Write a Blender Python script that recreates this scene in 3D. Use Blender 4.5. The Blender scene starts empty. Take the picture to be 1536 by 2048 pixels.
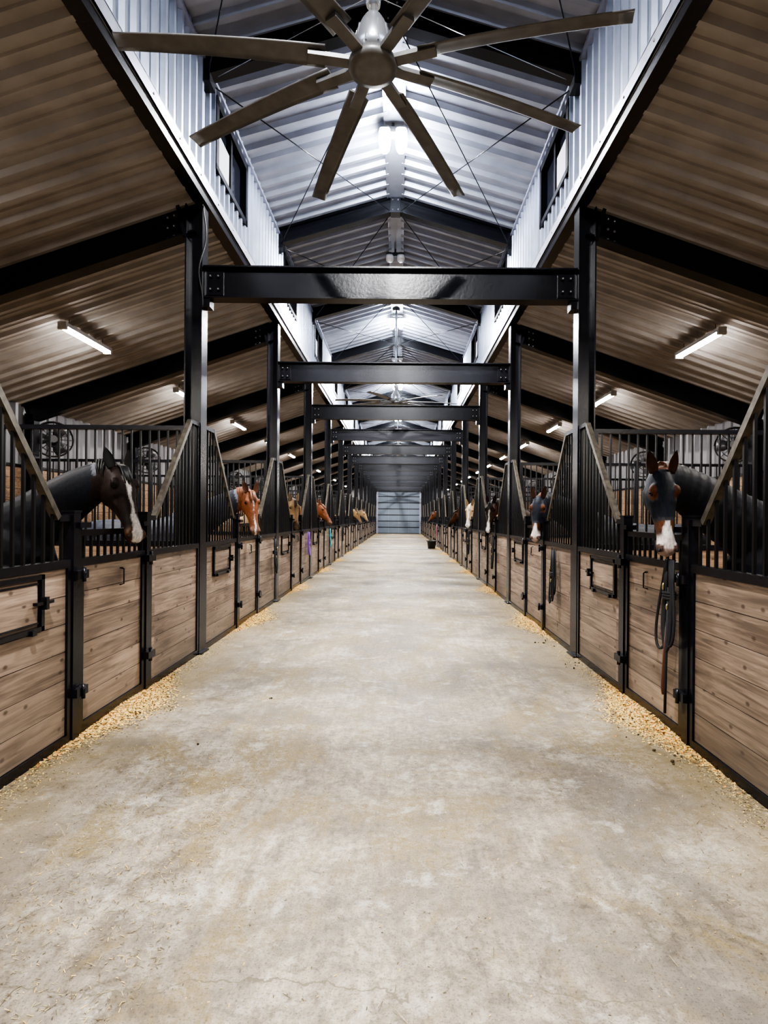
import bpy, math, random
from mathutils import Vector, Matrix
R = random.Random(7)
V = Vector
PI = math.pi

# ------------------------------------------------------------------ materials
def new_mat(name):
    m = bpy.data.materials.new(name); m.use_nodes = True
    nt = m.node_tree
    b = nt.nodes['Principled BSDF']
    return m, nt, b

def simple(name, col, rough=0.5, metal=0.0, noise=0.0, nscale=8.0, bump=0.0, bscale=40.0, emit=None, es=0.0, spec=0.5):
    m, nt, b = new_mat(name)
    b.inputs['Base Color'].default_value = (*col, 1)
    b.inputs['Roughness'].default_value = rough
    b.inputs['Metallic'].default_value = metal
    b.inputs['Specular IOR Level'].default_value = spec
    if emit:
        b.inputs['Emission Color'].default_value = (*emit, 1)
        b.inputs['Emission Strength'].default_value = es
    geo = nt.nodes.new('ShaderNodeNewGeometry')
    if noise > 0:
        n = nt.nodes.new('ShaderNodeTexNoise'); n.inputs['Scale'].default_value = nscale
        n.inputs['Detail'].default_value = 5
        nt.links.new(geo.outputs['Position'], n.inputs['Vector'])
        r = nt.nodes.new('ShaderNodeValToRGB')
        r.color_ramp.elements[0].position = 0.3; r.color_ramp.elements[1].position = 0.7
        r.color_ramp.elements[0].color = (*[c*(1-noise) for c in col], 1)
        r.color_ramp.elements[1].color = (*[min(1, c*(1+noise)) for c in col], 1)
        nt.links.new(n.outputs['Fac'], r.inputs['Fac'])
        nt.links.new(r.outputs['Color'], b.inputs['Base Color'])
    if bump > 0:
        n2 = nt.nodes.new('ShaderNodeTexNoise'); n2.inputs['Scale'].default_value = bscale
        n2.inputs['Detail'].default_value = 4
        nt.links.new(geo.outputs['Position'], n2.inputs['Vector'])
        bp = nt.nodes.new('ShaderNodeBump'); bp.inputs['Strength'].default_value = bump
        bp.inputs['Distance'].default_value = 0.01
        nt.links.new(n2.outputs['Fac'], bp.inputs['Height'])
        nt.links.new(bp.outputs['Normal'], b.inputs['Normal'])
    return m

def ramp(nt, fac, stops):
    r = nt.nodes.new('ShaderNodeValToRGB')
    els = r.color_ramp.elements
    while len(els) < len(stops): els.new(0.5)
    for e, (p, c) in zip(els, stops):
        e.position = p; e.color = (*c, 1)
    nt.links.new(fac, r.inputs['Fac'])
    return r.outputs['Color']

def mixc(nt, fac, a, b, mode='MIX'):
    m = nt.nodes.new('ShaderNodeMix'); m.data_type = 'RGBA'; m.blend_type = mode
    if isinstance(fac, (int, float)): m.inputs[0].default_value = fac
    else: nt.links.new(fac, m.inputs[0])
    for s, i in ((a, 6), (b, 7)):
        if isinstance(s, tuple): m.inputs[i].default_value = (*s, 1)
        else: nt.links.new(s, m.inputs[i])
    return m.outputs[2]

def mth(nt, op, a, b=None, c=None):
    m = nt.nodes.new('ShaderNodeMath'); m.operation = op
    for i, s in enumerate((a, b, c)):
        if s is None: continue
        if isinstance(s, (int, float)): m.inputs[i].default_value = s
        else: nt.links.new(s, m.inputs[i])
    return m.outputs[0]

def tnoise(nt, vec, scale, detail=5, rough=0.55, dist=0.0, mapscale=None, out='Fac', loc=None):
    n = nt.nodes.new('ShaderNodeTexNoise')
    n.inputs['Scale'].default_value = scale; n.inputs['Detail'].default_value = detail
    n.inputs['Roughness'].default_value = rough; n.inputs['Distortion'].default_value = dist
    if mapscale or loc:
        mp = nt.nodes.new('ShaderNodeMapping')
        if mapscale: mp.inputs['Scale'].default_value = mapscale
        if loc: mp.inputs['Location'].default_value = loc
        nt.links.new(vec, mp.inputs['Vector']); vec = mp.outputs['Vector']
    nt.links.new(vec, n.inputs['Vector'])
    return n.outputs[out]

def concrete():
    m, nt, b = new_mat('concrete_floor')
    geo = nt.nodes.new('ShaderNodeNewGeometry'); P = geo.outputs['Position']
    sep = nt.nodes.new('ShaderNodeSeparateXYZ'); nt.links.new(P, sep.inputs[0])
    g = lambda v: (v, v, v)
    n1 = tnoise(nt, P, 0.8, 6, 0.62, 0.5)
    base = ramp(nt, n1, [(0.38, (0.25, 0.215, 0.165)), (0.5, (0.36, 0.32, 0.26)), (0.62, (0.46, 0.42, 0.35))])
    # medium mottling
    n2 = tnoise(nt, P, 5, 9, 0.75, 0.7)
    base = mixc(nt, 0.9, base, ramp(nt, n2, [(0.38, (0.50, 0.46, 0.40)), (0.50, (0.86, 0.84, 0.81)), (0.62, (1.12, 1.11, 1.10))]), 'MULTIPLY')
    # fine mottling
    n2b = tnoise(nt, P, 24, 8, 0.8, 0.4)
    base = mixc(nt, 0.8, base, ramp(nt, n2b, [(0.38, (0.50, 0.47, 0.42)), (0.52, (0.95, 0.94, 0.93)), (0.64, (1.15, 1.15, 1.14))]), 'MULTIPLY')
    # broom/sweep streaks
    n6 = tnoise(nt, P, 3.0, 7, 0.7, 0.5, (6.0, 0.5, 1))
    col = mixc(nt, 0.4, base, ramp(nt, n6, [(0.40, (0.62, 0.59, 0.54)), (0.58, (1.08, 1.08, 1.07))]), 'MULTIPLY')
    # brown-olive hay stains
    n3 = tnoise(nt, P, 1.0, 6, 0.72, 1.6, (1, 0.75, 1))
    st = ramp(nt, n3, [(0.48, (0, 0, 0)), (0.58, (1, 1, 1))])
    n3b = tnoise(nt, P, 30, 6, 0.85)
    st2 = ramp(nt, n3b, [(0.42, g(0.2)), (0.56, (1, 1, 1))])
    stf = mth(nt, 'MULTIPLY', mth(nt, 'MULTIPLY', st, st2), 0.9)
    col = mixc(nt, stf, col, (0.215, 0.16, 0.065))
    n3c = tnoise(nt, P, 0.6, 5, 0.65, 1.0, None, 'Fac', (3, 7, 0))
    dk = ramp(nt, n3c, [(0.49, (0, 0, 0)), (0.61, g(0.65))])
    col = mixc(nt, dk, col, (0.15, 0.13, 0.105))
    # pale scuffs
    n5 = tnoise(nt, P, 2.6, 9, 0.8, 0.3, None, 'Fac', (11, 2, 0))
    pf = ramp(nt, n5, [(0.55, (0, 0, 0)), (0.66, g(0.6))])
    col = mixc(nt, pf, col, (0.56, 0.53, 0.47))
    # fine speckle
    n4 = tnoise(nt, P, 110, 3, 0.7)
    sp = ramp(nt, n4, [(0.35, (0.35, 0.32, 0.28)), (0.46, (1, 1, 1))])
    col = mixc(nt, 0.7, col, sp, 'MULTIPLY')
    # dust along stalls
    ax = mth(nt, 'ABSOLUTE', sep.outputs[0])
    edge = mth(nt, 'MULTIPLY', mth(nt, 'SUBTRACT', ax, 1.45), 1.8)
    edge = mth(nt, 'MULTIPLY', mth(nt, 'MAXIMUM', mth(nt, 'MINIMUM', edge, 1.0), 0.0), mth(nt, 'MULTIPLY', n2, 1.3))
    col = mixc(nt, edge, col, (0.20, 0.15, 0.075))
    # cracks across the aisle
    wob = tnoise(nt, P, 1.6, 6, 0.6)
    yy = mth(nt, 'ADD', sep.outputs[1], mth(nt, 'MULTIPLY', wob, 0.5))
    fr = mth(nt, 'PINGPONG', mth(nt, 'ADD', yy, 1.85), 2.0)
    ck = mth(nt, 'LESS_THAN', fr, 0.0035)
    nck = tnoise(nt, P, 2.0, 3)
    ck = mth(nt, 'MULTIPLY', ck, mth(nt, 'GREATER_THAN', nck, 0.44))
    col = mixc(nt, mth(nt, 'MULTIPLY', ck, 0.7), col, (0.12, 0.10, 0.06))
    nt.links.new(col, b.inputs['Base Color'])
    rg = ramp(nt, n2, [(0.4, g(0.5)), (0.6, g(0.75))])
    nt.links.new(rg, b.inputs['Roughness'])
    bp = nt.nodes.new('ShaderNodeBump'); bp.inputs['Strength'].default_value = 0.45; bp.inputs['Distance'].default_value = 0.006
    h = mth(nt, 'ADD', mth(nt, 'ADD', n2b, mth(nt, 'MULTIPLY', n4, 0.4)), mth(nt, 'MULTIPLY', ck, -2.0))
    nt.links.new(h, bp.inputs['Height']); nt.links.new(bp.outputs['Normal'], b.inputs['Normal'])
    return m

def wood(name='stall_wood', a=(0.10, 0.07, 0.05), c=(0.29, 0.215, 0.158), axis=1, pw=0.1925, z0=0.065):
    m, nt, b = new_mat(name)
    geo = nt.nodes.new('ShaderNodeNewGeometry'); P = geo.outputs['Position']
    sep = nt.nodes.new('ShaderNodeSeparateXYZ'); nt.links.new(P, sep.inputs[0])
    idx = mth(nt, 'FLOOR', mth(nt, 'DIVIDE', mth(nt, 'SUBTRACT', sep.outputs[2], z0), pw))
    blk = mth(nt, 'FLOOR', mth(nt, 'DIVIDE', sep.outputs[axis], 1.33))
    cmb = nt.nodes.new('ShaderNodeCombineXYZ')
    nt.links.new(idx, cmb.inputs[0]); nt.links.new(blk, cmb.inputs[1])
    nt.links.new(mth(nt, 'SIGN', sep.outputs[0]), cmb.inputs[2])
    wn = nt.nodes.new('ShaderNodeTexWhiteNoise'); nt.links.new(cmb.outputs[0], wn.inputs['Vector'])
    off = nt.nodes.new('ShaderNodeVectorMath'); off.operation = 'MULTIPLY_ADD'
    nt.links.new(wn.outputs['Color'], off.inputs[0]); off.inputs[1].default_value = (20, 20, 20)
    nt.links.new(P, off.inputs[2])
    Q = off.outputs[0]
    ms = (6, 0.8, 14) if axis == 1 else (0.8, 6, 14)
    g = tnoise(nt, Q, 2.2, 7, 0.6, 0.8, ms)
    g2 = tnoise(nt, Q, 1.3, 3, 0.5, 0.2)
    f = mth(nt, 'ADD', mth(nt, 'MULTIPLY', g, 0.65), mth(nt, 'MULTIPLY', g2, 0.35))
    col = ramp(nt, f, [(0.38, a), (0.5, tuple((x+y)/2 for x, y in zip(a, c))), (0.60, c)])
    val = mth(nt, 'ADD', mth(nt, 'MULTIPLY', wn.outputs['Value'], 0.5), 0.78)
    hv = nt.nodes.new('ShaderNodeHueSaturation'); nt.links.new(col, hv.inputs['Color']); nt.links.new(val, hv.inputs['Value'])
    col = hv.outputs[0]
    # knots: 2D voronoi in the plane of the boards
    sq = nt.nodes.new('ShaderNodeSeparateXYZ'); nt.links.new(Q, sq.inputs[0])
    kc = nt.nodes.new('ShaderNodeCombineXYZ')
    nt.links.new(sq.outputs[axis], kc.inputs[0]); nt.links.new(mth(nt, 'MULTIPLY', sq.outputs[2], 1.5), kc.inputs[1])
    vo = nt.nodes.new('ShaderNodeTexVoronoi'); vo.voronoi_dimensions = '2D'; vo.inputs['Scale'].default_value = 3.2
    nt.links.new(kc.outputs[0], vo.inputs['Vector'])
    kn = ramp(nt, vo.outputs['Distance'], [(0.035, (1, 1, 1)), (0.085, (0, 0, 0))])
    col = mixc(nt, mth(nt, 'MULTIPLY', kn, 0.8), col, (0.045, 0.025, 0.015))
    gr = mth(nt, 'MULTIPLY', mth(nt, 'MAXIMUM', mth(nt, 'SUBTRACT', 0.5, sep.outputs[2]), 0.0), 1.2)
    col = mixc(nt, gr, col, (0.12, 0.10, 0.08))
    nt.links.new(col, b.inputs['Base Color'])
    b.inputs['Roughness'].default_value = 0.55
    bp = nt.nodes.new('ShaderNodeBump'); bp.inputs['Strength'].default_value = 0.3; bp.inputs['Distance'].default_value = 0.004
    nt.links.new(g, bp.inputs['Height']); nt.links.new(bp.outputs['Normal'], b.inputs['Normal'])
    return m

def coat_mat():
    m, nt, b = new_mat('horse_coat')
    at = nt.nodes.new('ShaderNodeAttribute'); at.attribute_name = 'Col'
    geo = nt.nodes.new('ShaderNodeNewGeometry')
    n = tnoise(nt, geo.outputs['Position'], 90, 5, 0.7, 0, (1, 1, 0.35))
    n2 = tnoise(nt, geo.outputs['Position'], 9, 4, 0.6)
    c = ramp(nt, n, [(0.36, (0.55,)*3), (0.62, (1.15,)*3)])
    c2 = ramp(nt, n2, [(0.36, (0.72,)*3), (0.62, (1.1,)*3)])
    cc = mixc(nt, 0.8, at.outputs['Color'], c, 'MULTIPLY')
    nt.links.new(mixc(nt, 0.8, cc, c2, 'MULTIPLY'), b.inputs['Base Color'])
    b.inputs['Roughness'].default_value = 0.55
    b.inputs['Specular IOR Level'].default_value = 0.2
    bp = nt.nodes.new('ShaderNodeBump'); bp.inputs['Strength'].default_value = 0.4; bp.inputs['Distance'].default_value = 0.005
    nt.links.new(n, bp.inputs['Height']); nt.links.new(bp.outputs['Normal'], b.inputs['Normal'])
    return m

M = {}
M['conc'] = concrete()
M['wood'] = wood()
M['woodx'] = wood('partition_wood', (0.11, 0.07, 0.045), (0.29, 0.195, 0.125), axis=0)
M['black'] = simple('black_painted_steel', (0.007, 0.007, 0.010), 0.27, 0.0, 0.3, 12, 0.12, 30, spec=0.38)
M['bar'] = simple('black_bar_steel', (0.008, 0.008, 0.009), 0.3, spec=0.4)
M['raillit'] = simple('highlit_rail_steel', (0.09, 0.08, 0.065), 0.3, 0.3, 0.4, 20)  # black rail painted lighter so its sloped run seems to catch light
M['roof'] = simple('liner_white_dimmed', (0.265, 0.240, 0.225), 0.5, 0.0, 0.18, 2.5, 0.08, 12)  # white liner; the dim bounce light is mixed into its colour
M['croof'] = simple('liner_clerestory', (0.29, 0.30, 0.34), 0.40, 0.3, 0.12, 3, 0.05, 10)
M['cwall'] = simple('galvalume_panel', (0.40, 0.44, 0.54), 0.30, 0.7, 0.12, 4)
M['owall'] = simple('outer_wall_panel', (0.16, 0.16, 0.175), 0.45, 0.3, 0.08, 4)
M['girt'] = simple('galvanised_girt', (0.40, 0.41, 0.49), 0.35, 0.6, 0.15, 6)
M['bolt'] = simple('bolt_steel', (0.35, 0.35, 0.36), 0.35, 0.9)
M['led'] = simple('led_lens_lit', (1, 1, 1), 0.4, emit=(1, 0.97, 0.93), es=80)
M['ledc'] = simple('high_bay_lens_lit', (1, 1, 1), 0.4, emit=(0.90, 0.95, 1.0), es=150)
M['lens'] = simple('led_lens_off', (0.75, 0.76, 0.78), 0.35)
M['house'] = simple('fixture_housing', (0.55, 0.54, 0.52), 0.4)
M['hdark'] = simple('fixture_dark_housing', (0.04, 0.04, 0.045), 0.4)
M['blade'] = simple('fan_blade_alu', (0.13, 0.127, 0.125), 0.42, 0.3, 0.2, 9)
M['motor'] = simple('fan_motor_silver', (0.50, 0.52, 0.55), 0.28, 0.8)
M['door'] = simple('overhead_door_panel', (0.15, 0.185, 0.235), 0.55, 0, 0.05, 3)
M['dstile'] = simple('overhead_door_stile', (0.19, 0.225, 0.275), 0.5, 0, 0.05, 3)
M['dseam'] = simple('overhead_door_seam', (0.012, 0.014, 0.02), 0.5)
M['pane'] = simple('polycarbonate_pane', (0.38, 0.38, 0.41), 0.3)
M['glass'] = simple('night_glass', (0.01, 0.011, 0.016), 0.12)
M['shav'] = simple('wood_shaving', (0.66, 0.45, 0.15), 0.8, 0, 0.3, 30)
M['shavo'] = simple('orange_shaving', (0.58, 0.25, 0.06), 0.8, 0, 0.3, 30)
M['straw'] = simple('straw_stem', (0.40, 0.33, 0.16), 0.7, 0, 0.35, 15)
M['strawd'] = simple('straw_dark', (0.13, 0.10, 0.05), 0.8)
M['dung'] = simple('manure', (0.06, 0.045, 0.02), 0.9, 0, 0.4, 60)
M['bed'] = simple('stall_bedding', (0.32, 0.24, 0.14), 0.95, 0, 0.35, 9, 0.5, 25)
M['rope'] = simple('black_rope', (0.012, 0.012, 0.014), 0.7, 0, 0.3, 200)
M['leather'] = simple('brown_leather', (0.09, 0.03, 0.018), 0.45)
M['brass'] = simple('brass_clip', (0.45, 0.38, 0.22), 0.35, 1.0)
M['teal'] = simple('teal_rope', (0.03, 0.35, 0.42), 0.7)
M['purple'] = simple('purple_rope', (0.22, 0.08, 0.42), 0.7)
M['pink'] = simple('pink_rope', (0.45, 0.16, 0.25), 0.7)
M['coat'] = coat_mat()
M['eye'] = simple('horse_eye', (0.006, 0.004, 0.003), 0.05)
M['nostril'] = simple('nostril_dark', (0.01, 0.008, 0.008), 0.6)
M['plastic'] = simple('black_plastic', (0.015, 0.015, 0.016), 0.45)

# ------------------------------------------------------------------ mesh builder
class MB:
    def __init__(s, mats):
        s.v = []; s.f = []; s.m = []; s.mats = mats; s.sm = []
    def mi(s, k): 
        if k not in s.mats: s.mats.append(k)
        return s.mats.index(k)
    def face(s, idx, k, sm=False):
        s.f.append(tuple(idx)); s.m.append(s.mi(k)); s.sm.append(sm)
    def box(s, x0, x1, y0, y1, z0, z1, k):
        b = len(s.v)
        s.v += [V((x, y, z)) for x in (x0, x1) for y in (y0, y1) for z in (z0, z1)]
        for q in ((0, 1, 3, 2), (4, 6, 7, 5), (0, 4, 5, 1), (2, 3, 7, 6), (0, 2, 6, 4), (1, 5, 7, 3)):
            s.face([b+i for i in q], k)
    def prism(s, p0, p1, w, h, k, up=(0, 0, 1), w1=None, h1=None, off=0.0):
        p0 = V(p0); p1 = V(p1); d = (p1-p0).normalized(); up = V(up)
        sd = d.cross(up).normalized(); u = sd.cross(d).normalized()
        w1 = w if w1 is None else w1; h1 = h if h1 is None else h1
        b = len(s.v)
        for p, ww, hh in ((p0, w, h), (p1, w1, h1)):
            p = p + u*off
            for a, c in ((-1, -1), (1, -1), (1, 1), (-1, 1)):
                s.v.append(p + sd*a*ww/2 + u*c*hh/2)
        s.face([b+3, b+2, b+1, b], k); s.face([b+4, b+5, b+6, b+7], k)
        for i in range(4):
            j = (i+1) % 4
            s.face([b+i, b+j, b+4+j, b+4+i], k)
    def ibeam(s, p0, p1, w, h, k, up=(0, 0, 1), tf=0.018, tw=0.014):
        s.prism(p0, p1, w, tf, k, up, off=h/2-tf/2)
        s.prism(p0, p1, w, tf, k, up, off=-h/2+tf/2)
        s.prism(p0, p1, tw, h-2*tf, k, up)
    def tube(s, pts, r, k, n=8, cap=True):
        pts = [V(p) for p in pts]; rs = r if isinstance(r, (list, tuple)) else [r]*len(pts)
        rings = []; pu = None
        for i, p in enumerate(pts):
            d = (pts[min(i+1, len(pts)-1)] - pts[max(i-1, 0)])
            if d.length < 1e-9: d = V((0, 0, 1))
            d.normalize()
            if pu is None:
                pu = V((0, 0, 1)) if abs(d.z) < 0.9 else V((1, 0, 0))
            sd = d.cross(pu)
            if sd.length < 1e-4: sd = d.cross(V((0.3, 1, 0.2)))
            sd.normalize(); u = sd.cross(d).normalized(); pu = u
            rings.append([p + sd*math.cos(2*PI*j/n)*rs[i] + u*math.sin(2*PI*j/n)*rs[i] for j in range(n)])
        s.loft(rings, k, cap)
    def loft(s, rings, k, cap=True, sm=True):
        n = len(rings[0]); b = len(s.v)
        for r in rings: s.v += [V(p) for p in r]
        for i in range(len(rings)-1):
            for j in range(n):
                a = b+i*n+j; c = b+i*n+(j+1) % n
                s.face([a, c, c+n, a+n], k, sm)
        if cap:
            s.face([b+j for j in range(n)][::-1], k)
            s.face([b+(len(rings)-1)*n+j for j in range(n)], k)
    def ellipsoid(s, c, r, k, n=12, m=8, axes=None):
        c = V(c); ax = axes or (V((1, 0, 0)), V((0, 1, 0)), V((0, 0, 1)))
        rings = []
        for i in range(m+1):
            th = PI*(i+0.02*(1 if i == 0 else (-1 if i == m else 0)))/m
            rings.append([c + ax[0]*r[0]*math.sin(th)*math.cos(2*PI*j/n) + ax[1]*r[1]*math.sin(th)*math.sin(2*PI*j/n) + ax[2]*r[2]*math.cos(th) for j in range(n)])
        s.loft(rings, k)
    def ribbed(s, o, u, v, nrm, ul, vl, k, p=0.3, h=0.035, prof=None):
        o = V(o); u = V(u).normalized(); v = V(v).normalized(); nrm = V(nrm).normalized()
        prof = prof or ((0.0, 0), (0.56, 0), (0.66, 1), (0.9, 1))
        us = []; i = 0
        while i*p < ul:
            for a, hh in prof:
                t = (i+a)*p
                if t <= ul: us.append((t, hh*h))
            i += 1
        us.append((ul, us[-1][1]))
        b = len(s.v)
        for t, hh in us:
            s.v.append(o+u*t+nrm*hh); s.v.append(o+u*t+nrm*hh+v*vl)
        for i in range(len(us)-1):
            a = b+2*i
            s.face([a, a+1, a+3, a+2], k)
    def mesh(s, name):
        me = bpy.data.meshes.new(name)
        me.from_pydata([tuple(p) for p in s.v], [], s.f)
        for k in s.mats: me.materials.append(M[k])
        me.polygons.foreach_set('material_index', s.m)
        me.polygons.foreach_set('use_smooth', s.sm)
        me.update()
        return me
    def obj(s, name, loc=(0, 0, 0), parent=None):
        return link(name, s.mesh(name), loc, parent)

def link(name, me, loc=(0, 0, 0), parent=None, rot=None):
    o = bpy.data.objects.new(name, me)
    o.location = loc
    if rot: o.rotation_euler = rot
    bpy.context.scene.collection.objects.link(o)
    if parent: o.parent = parent
    return o

# ------------------------------------------------------------------ layout constants
HW = 2.15           # aisle half width (inner face of the posts)
BAY = 4.0
Y1 = 6.55           # first visible frame
NF = 12             # frames after the first
YS, YE = -5.45, Y1 + BAY*NF - 0.0   # building ends
XO = 6.9            # outer wall
EZ, RZ = 6.93, 7.60 # clerestory eave/ridge
SZ = 5.24           # side roof at clerestory
SL = 0.34
WT = 1.27           # stall wall height
CAMX = 0.13; CAMZ = 1.586; F = 1131.0
frames = [Y1 + BAY*i for i in range(-3, NF+1)]
bays = frames[:-1]

# ------------------------------------------------------------------ shell
b = MB(['conc']); b.box(-XO, XO, YS, YE, -0.15, 0, 'conc'); b.obj('floor')
L = YE - YS
for sd, nm in ((-1, 'left'), (1, 'right')):
    b = MB(['roof'])
    dz = SL*(XO-2.2); ln = math.hypot(XO-2.2, dz)
    b.ribbed((sd*2.2, YS, SZ), (0, 1, 0), (sd*(XO-2.2), 0, -dz), (-sd*SL, 0, -1), L, ln, 'roof', 0.3, 0.05,
             ((0.0, 0), (0.20, 0), (0.24, 0.35), (0.30, 0.35), (0.34, 0), (0.6, 0), (0.7, 1), (0.86, 1), (0.96, 0)))
    b.obj('ceiling_side_'+nm)
    b = MB(['croof'])
    dz = RZ-EZ; ln = math.hypot(2.3, dz)
    b.ribbed((sd*2.3, YS, EZ), (0, 1, 0), (-sd*2.3, 0, dz), (0, 0, -1), L, ln, 'croof', 0.3, 0.07)
    b.obj('ceiling_clerestory_'+nm)
    # outer wall: planks below, ribbed metal above
    b = MB(['woodx', 'owall', 'black'])
    ez = SZ - SL*(XO-2.2)
    b.ribbed((sd*XO, YS, 2.45), (0, 1, 0), (0, 0, 1), (-sd, 0, 0), L, ez-2.45+0.05, 'owall', 0.3, 0.03)
    x = sd*XO
    for i in range(12):
        b.box(min(x, x-sd*0.04), max(x, x-sd*0.04), YS, YE, i*0.205+0.002, i*0.205+0.2, 'woodx')
    b.box(min(x, x-sd*0.06), max(x, x-sd*0.06), YS, YE, 2.45, 2.5, 'black')
    b.obj('wall_'+nm)
    # clerestory wall with window openings
    b = MB(['cwall', 'girt', 'black'])
    x = sd*2.2
    WZ0, WZ1 = 5.82, 6.72
    for y in bays:
        w0, w1 = y+0.35, y+1.75
        b.ribbed((x, y, 5.28), (0, 1, 0), (0, 0, 1), (-sd, 0, 0), 0.35, EZ-5.28, 'cwall', 0.2, 0.045)
        b.ribbed((x, w1, 5.28), (0, 1, 0), (0, 0, 1), (-sd, 0, 0), BAY-1.75, EZ-5.28, 'cwall', 0.2, 0.045)
        b.ribbed((x, w0, 5.28), (0, 1, 0), (0, 0, 1), (-sd, 0, 0), 1.4, WZ0-5.28, 'cwall', 0.2, 0.045)
        b.ribbed((x, w0, WZ1), (0, 1, 0), (0, 0, 1), (-sd, 0, 0), 1.4, EZ-WZ1, 'cwall', 0.2, 0.045)
    b.obj('wall_clerestory_'+nm)
    b = MB(['girt', 'black', 'bolt'])
    xi = sd*2.10; xo = sd*2.2
    b.box(min(xi, xo), max(xi, xo), YS, YE, 5.27, 5.29, 'girt')
    b.box(min(xi, xi+sd*0.01), max(xi, xi+sd*0.01), YS, YE, 5.27, 5.42, 'girt')
    b.box(min(xi, xo), max(xi, xo), YS, YE, 5.41, 5.425, 'girt')
    b.box(min(sd*2.12, sd*2.26), max(sd*2.12, sd*2.26), YS, YE, 5.17, 5.268, 'black')
    b.box(min(sd*2.13, sd*2.2), max(sd*2.13, sd*2.2), YS, YE, 6.80, 6.84, 'girt')
    y = YS+0.3
    while y < 26:
        b.ellipsoid((xi-sd*0.004, y, 5.35), (0.008, 0.012, 0.012), 'bolt', 6, 4); y += 0.6
    b.obj('trim_girt_'+nm)
# windows
wi = 1
wm = {}
for sd in (-1, 1):
    b = MB(['black', 'pane', 'glass', 'girt'])
    X = lambda a, c: (min(sd*a, sd*c), max(sd*a, sd*c))
    x0 = -0.02
    b.box(*X(x0, 0.10), 0, 0.09, 0, 0.9, 'black'); b.box(*X(x0, 0.10), 1.31, 1.4, 0, 0.9, 'black')
    b.box(*X(x0, 0.10), 0, 1.4, 0, 0.07, 'black'); b.box(*X(x0, 0.10), 0, 1.4, 0.80, 0.9, 'black')
    b.box(*X(0.01, 0.08), 0.67, 0.74, 0.06, 0.84, 'black')
    b.box(*X(0.07, 0.08), 0.06, 1.34, 0.06, 0.84, 'glass')
    b.box(*X(0.02, 0.035), 0.10, 0.62, 0.08, 0.55, 'pane')
    wm[sd] = b.mesh('window')
for y in bays:
    for sd in (-1, 1):
        link('window_%d' % wi, wm[sd], (sd*2.16, y+0.35, 5.82)); wi += 1

b = MB(['croof', 'girt'])
b.box(-0.15, 0.15, YS, YE, RZ-0.10, RZ-0.085, 'croof')
for s in (-1, 1): b.prism((s*0.15, YS, RZ-0.095), (s*0.15, YE, RZ-0.095), 0.02, 0.03, 'girt')
b.obj('trim_ridge')

# end walls
for yy, nm, sg in ((YE, 'back', -1), (YS, 'front', 1)):
    b = MB(['cwall', 'owall', 'woodx', 'black', 'girt'])
    def col(x0, x1, z0, z1a):
        b.ribbed((x0, yy, z0), (1, 0, 0), (0, 0, 1), (0, sg, 0), x1-x0, z1a-z0, 'owall', 0.3, 0.03)
    col(-XO, -2.2, 0, 3.62); col(2.2, XO, 0, 3.62)
    x = 2.2
    while x < XO-0.01:   # stepped gable pieces in rib width
        x1 = min(x+0.3, XO)
        z1 = SZ-SL*(x-2.2)
        col(x, x1, 3.62, max(z1, 3.63)); col(-x1, -x, 3.62, max(z1, 3.63)); x = x1
    col(-2.2, 2.2, 4.2 if nm == 'back' else 0, EZ)
    x = 0
    while x < 2.2:
        x1 = min(x+0.3, 2.2); z1 = EZ+(RZ-EZ)*(1-x/2.3)
        col(x, x1, EZ, z1); col(-x1, -x, EZ, z1); x = x1
    b.obj('wall_'+nm)
    if nm == 'front': continue
    d = MB(['door', 'dseam', 'girt', 'dstile'])
    y0 = yy-0.02
    for i in range(7):
        z = i*0.59
        d.box(-2.0, 2.0, y0-0.05, y0, z+0.045, z+0.545, 'door')
        d.box(-2.0, 2.0, y0-0.03, y0, z-0.045, z+0.045, 'dseam')
        for q in range(5):
            d.box(-1.95+q*0.96, -1.90+q*0.96, y0-0.065, y0-0.05, z+0.05, z+0.54, 'dstile')
    d.box(-2.2, -2.0, y0-0.06, y0, 0, 4.2, 'girt'); d.box(2.0, 2.2, y0-0.06, y0, 0, 4.2, 'girt')
    d.box(-2.2, 2.2, y0-0.06, y0, 4.13, 4.3, 'girt')
    d.obj('door_1')

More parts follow.
